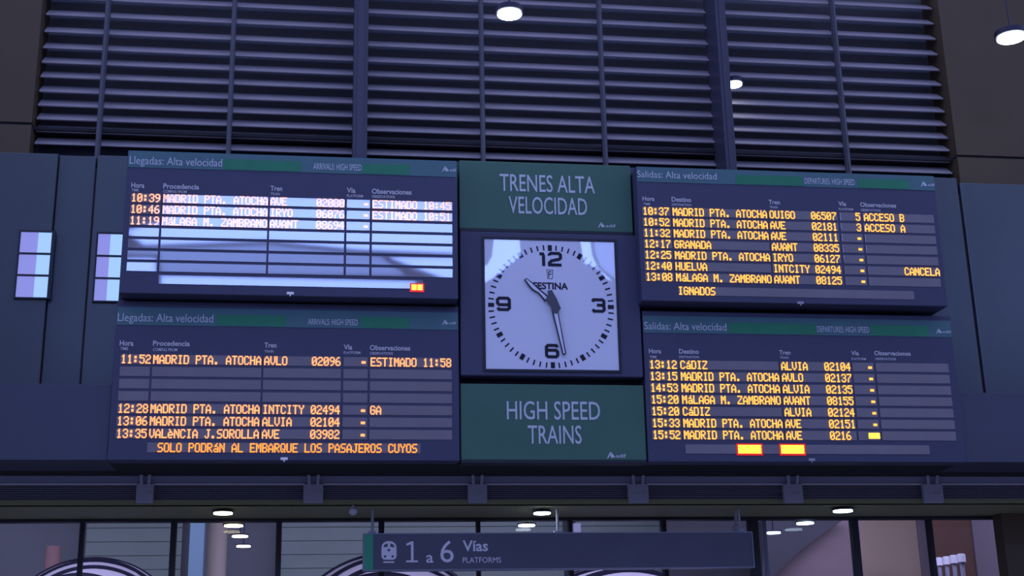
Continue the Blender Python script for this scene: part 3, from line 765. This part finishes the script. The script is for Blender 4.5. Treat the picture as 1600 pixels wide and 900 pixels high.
# striped arches (white shells with dark bands)
def arch(pxc, pyt, half, Y, label, ph):
    dep = .9
    c = at(pxc, pyt, Y+dep); w = (at(pxc+half, pyt+22, Y+dep)-at(pxc-half, pyt+22, Y+dep)).x/2
    h22 = c.z-at(pxc, pyt+26, Y+dep).z
    R_ = (w*w+h22*h22)/(2*h22)
    m_ = MB(); n = 40
    r_ = empty('striped_arch', (c.x, Y, 0), label, 'arch', 'striped arches behind the glass')
    cz_ = c.z-R_
    A0 = [math.radians(90-75+150*i/n) for i in range(n+1)]
    # shell: curved in section so bands read as arcs
    rad = lambda q: R_*math.sqrt(1-.92*(1-q)**2)
    pos = lambda q, a, e: ((rad(q)+e)*math.cos(a)+ph*q*.1, dep*q-e, cz_+(rad(q)+e)*math.sin(a))
    rows_ = []
    for j in range(17):
        q = j/16
        rows_.append([m_.bm.verts.new(pos(q, a, 0)) for a in A0])
    for j in range(16):
        for i in range(n): m_.bm.faces.new((rows_[j][i], rows_[j][i+1], rows_[j+1][i+1], rows_[j+1][i]))
    m_.build('shell', 'arch_white', r_, True)
    # dark bands running obliquely round the shell
    for (q0, q1, wq) in ((.30, .62, .035), (.50, .80, .05), (.90, .64, .06), (.975, .975, .024), (.42, .22, .03)):
        b_ = MB(); prev = None
        for i in range(n+1):
            q = q0+(q1-q0)*(i/n); a = A0[n-i]
            v = [b_.bm.verts.new(pos(q-wq, a, .006)), b_.bm.verts.new(pos(q, a, .014)), b_.bm.verts.new(pos(min(1, q+wq), a, .006)), b_.bm.verts.new(pos(q, a, -.02))]
            if prev:
                for e in range(4): b_.bm.faces.new((prev[e], prev[(e+1) % 4], v[(e+1) % 4], v[e]))
            prev = v
        b_.build('dark_band', 'ink', r_)
arch(150, 873, 84, 3.0, 'white arch with dark bands at the lower left, behind the first glass post', 0)
arch(604, 865, 90, 3.9, 'white arch with dark bands behind the left end of the platform sign', .3)
arch(965, 884, 96, 2.5, 'white arch with dark bands behind the middle of the platform sign', -.3)

# ------------------------------------------------------------------ hall behind the viewer: far wall with added glow shapes, outlined to give the displays their reflections
YH = -18.0
def mirror(pl_, px, py):
    d = ray(px, py); k = (pl_.O-CAM).dot(pl_.N)/d.dot(pl_.N); p = CAM+d*k
    q = d-2*d.dot(pl_.N)*pl_.N
    s = (YH-p.y)/q.y
    h = p+q*s; return (h.x, h.z)
PUL = PL['UL'][0]; PCK = pl
hw_ = struct(MB().box(-26, 28, YH-.3, YH-.1, 0, 15).build('wall_rear', 'hall_wall'))
wi = 30
def glow(poly, plx, m_name='glow_window'):
    global wi
    pts = [mirror(plx, *p) for p in poly]
    o = struct(MB().prism(pts, YH-.06, YH-.02).build('window_%d' % wi, m_name)); wi += 1  # unseen glowing shape added for its reflection
    f_ = MB(); f_.stroke(pts, .05, YH-.08, YH+.02, closed=True); f_.build('window_frame', 'frame_dark', o)
glow([(262, 296), (712, 312), (713, 398), (560, 392), (420, 378), (225, 385), (190, 360), (252, 345), (252, 330)], PUL)
glow([(186, 388), (225, 388), (420, 381), (560, 395), (596, 400), (640, 432), (250, 428), (248, 400), (186, 399)], PUL, 'glow_veiled')
glow([(600, 401), (714, 401), (714, 440), (700, 440)], PUL)
glow([(188, 402), (245, 402), (246, 430), (186, 430)], PUL)
glow([(250, 429), (650, 438), (655, 456), (250, 450)], PUL)
# clock: glow shapes outlined from its bright reflections
def cp(X, Y): return (700+X/3.75, 360+Y/3.75)
glow([cp(262, 40), cp(424, 40), cp(436, 150), cp(385, 195), cp(345, 220), cp(305, 262), cp(212, 318), cp(190, 330), cp(190, 210), cp(226, 195), cp(250, 150)], PCK)
glow([cp(765, 50), cp(840, 50), cp(850, 140), cp(885, 220), cp(960, 285), cp(990, 312), cp(925, 292), cp(880, 240), cp(830, 212), cp(790, 200)], PCK)

glow([cp(846, 55), cp(990, 60), cp(990, 300), cp(965, 282), cp(890, 218), cp(858, 140)], PCK, 'glow_veiled')
PSIDE = Plane(1500, 450, YP, 0)
glow([(1474, 385), (1514, 385), (1526, 520), (1488, 520)], PSIDE)
glow([(1577, 380), (1650, 380), (1650, 540), (1598, 520)], PSIDE)
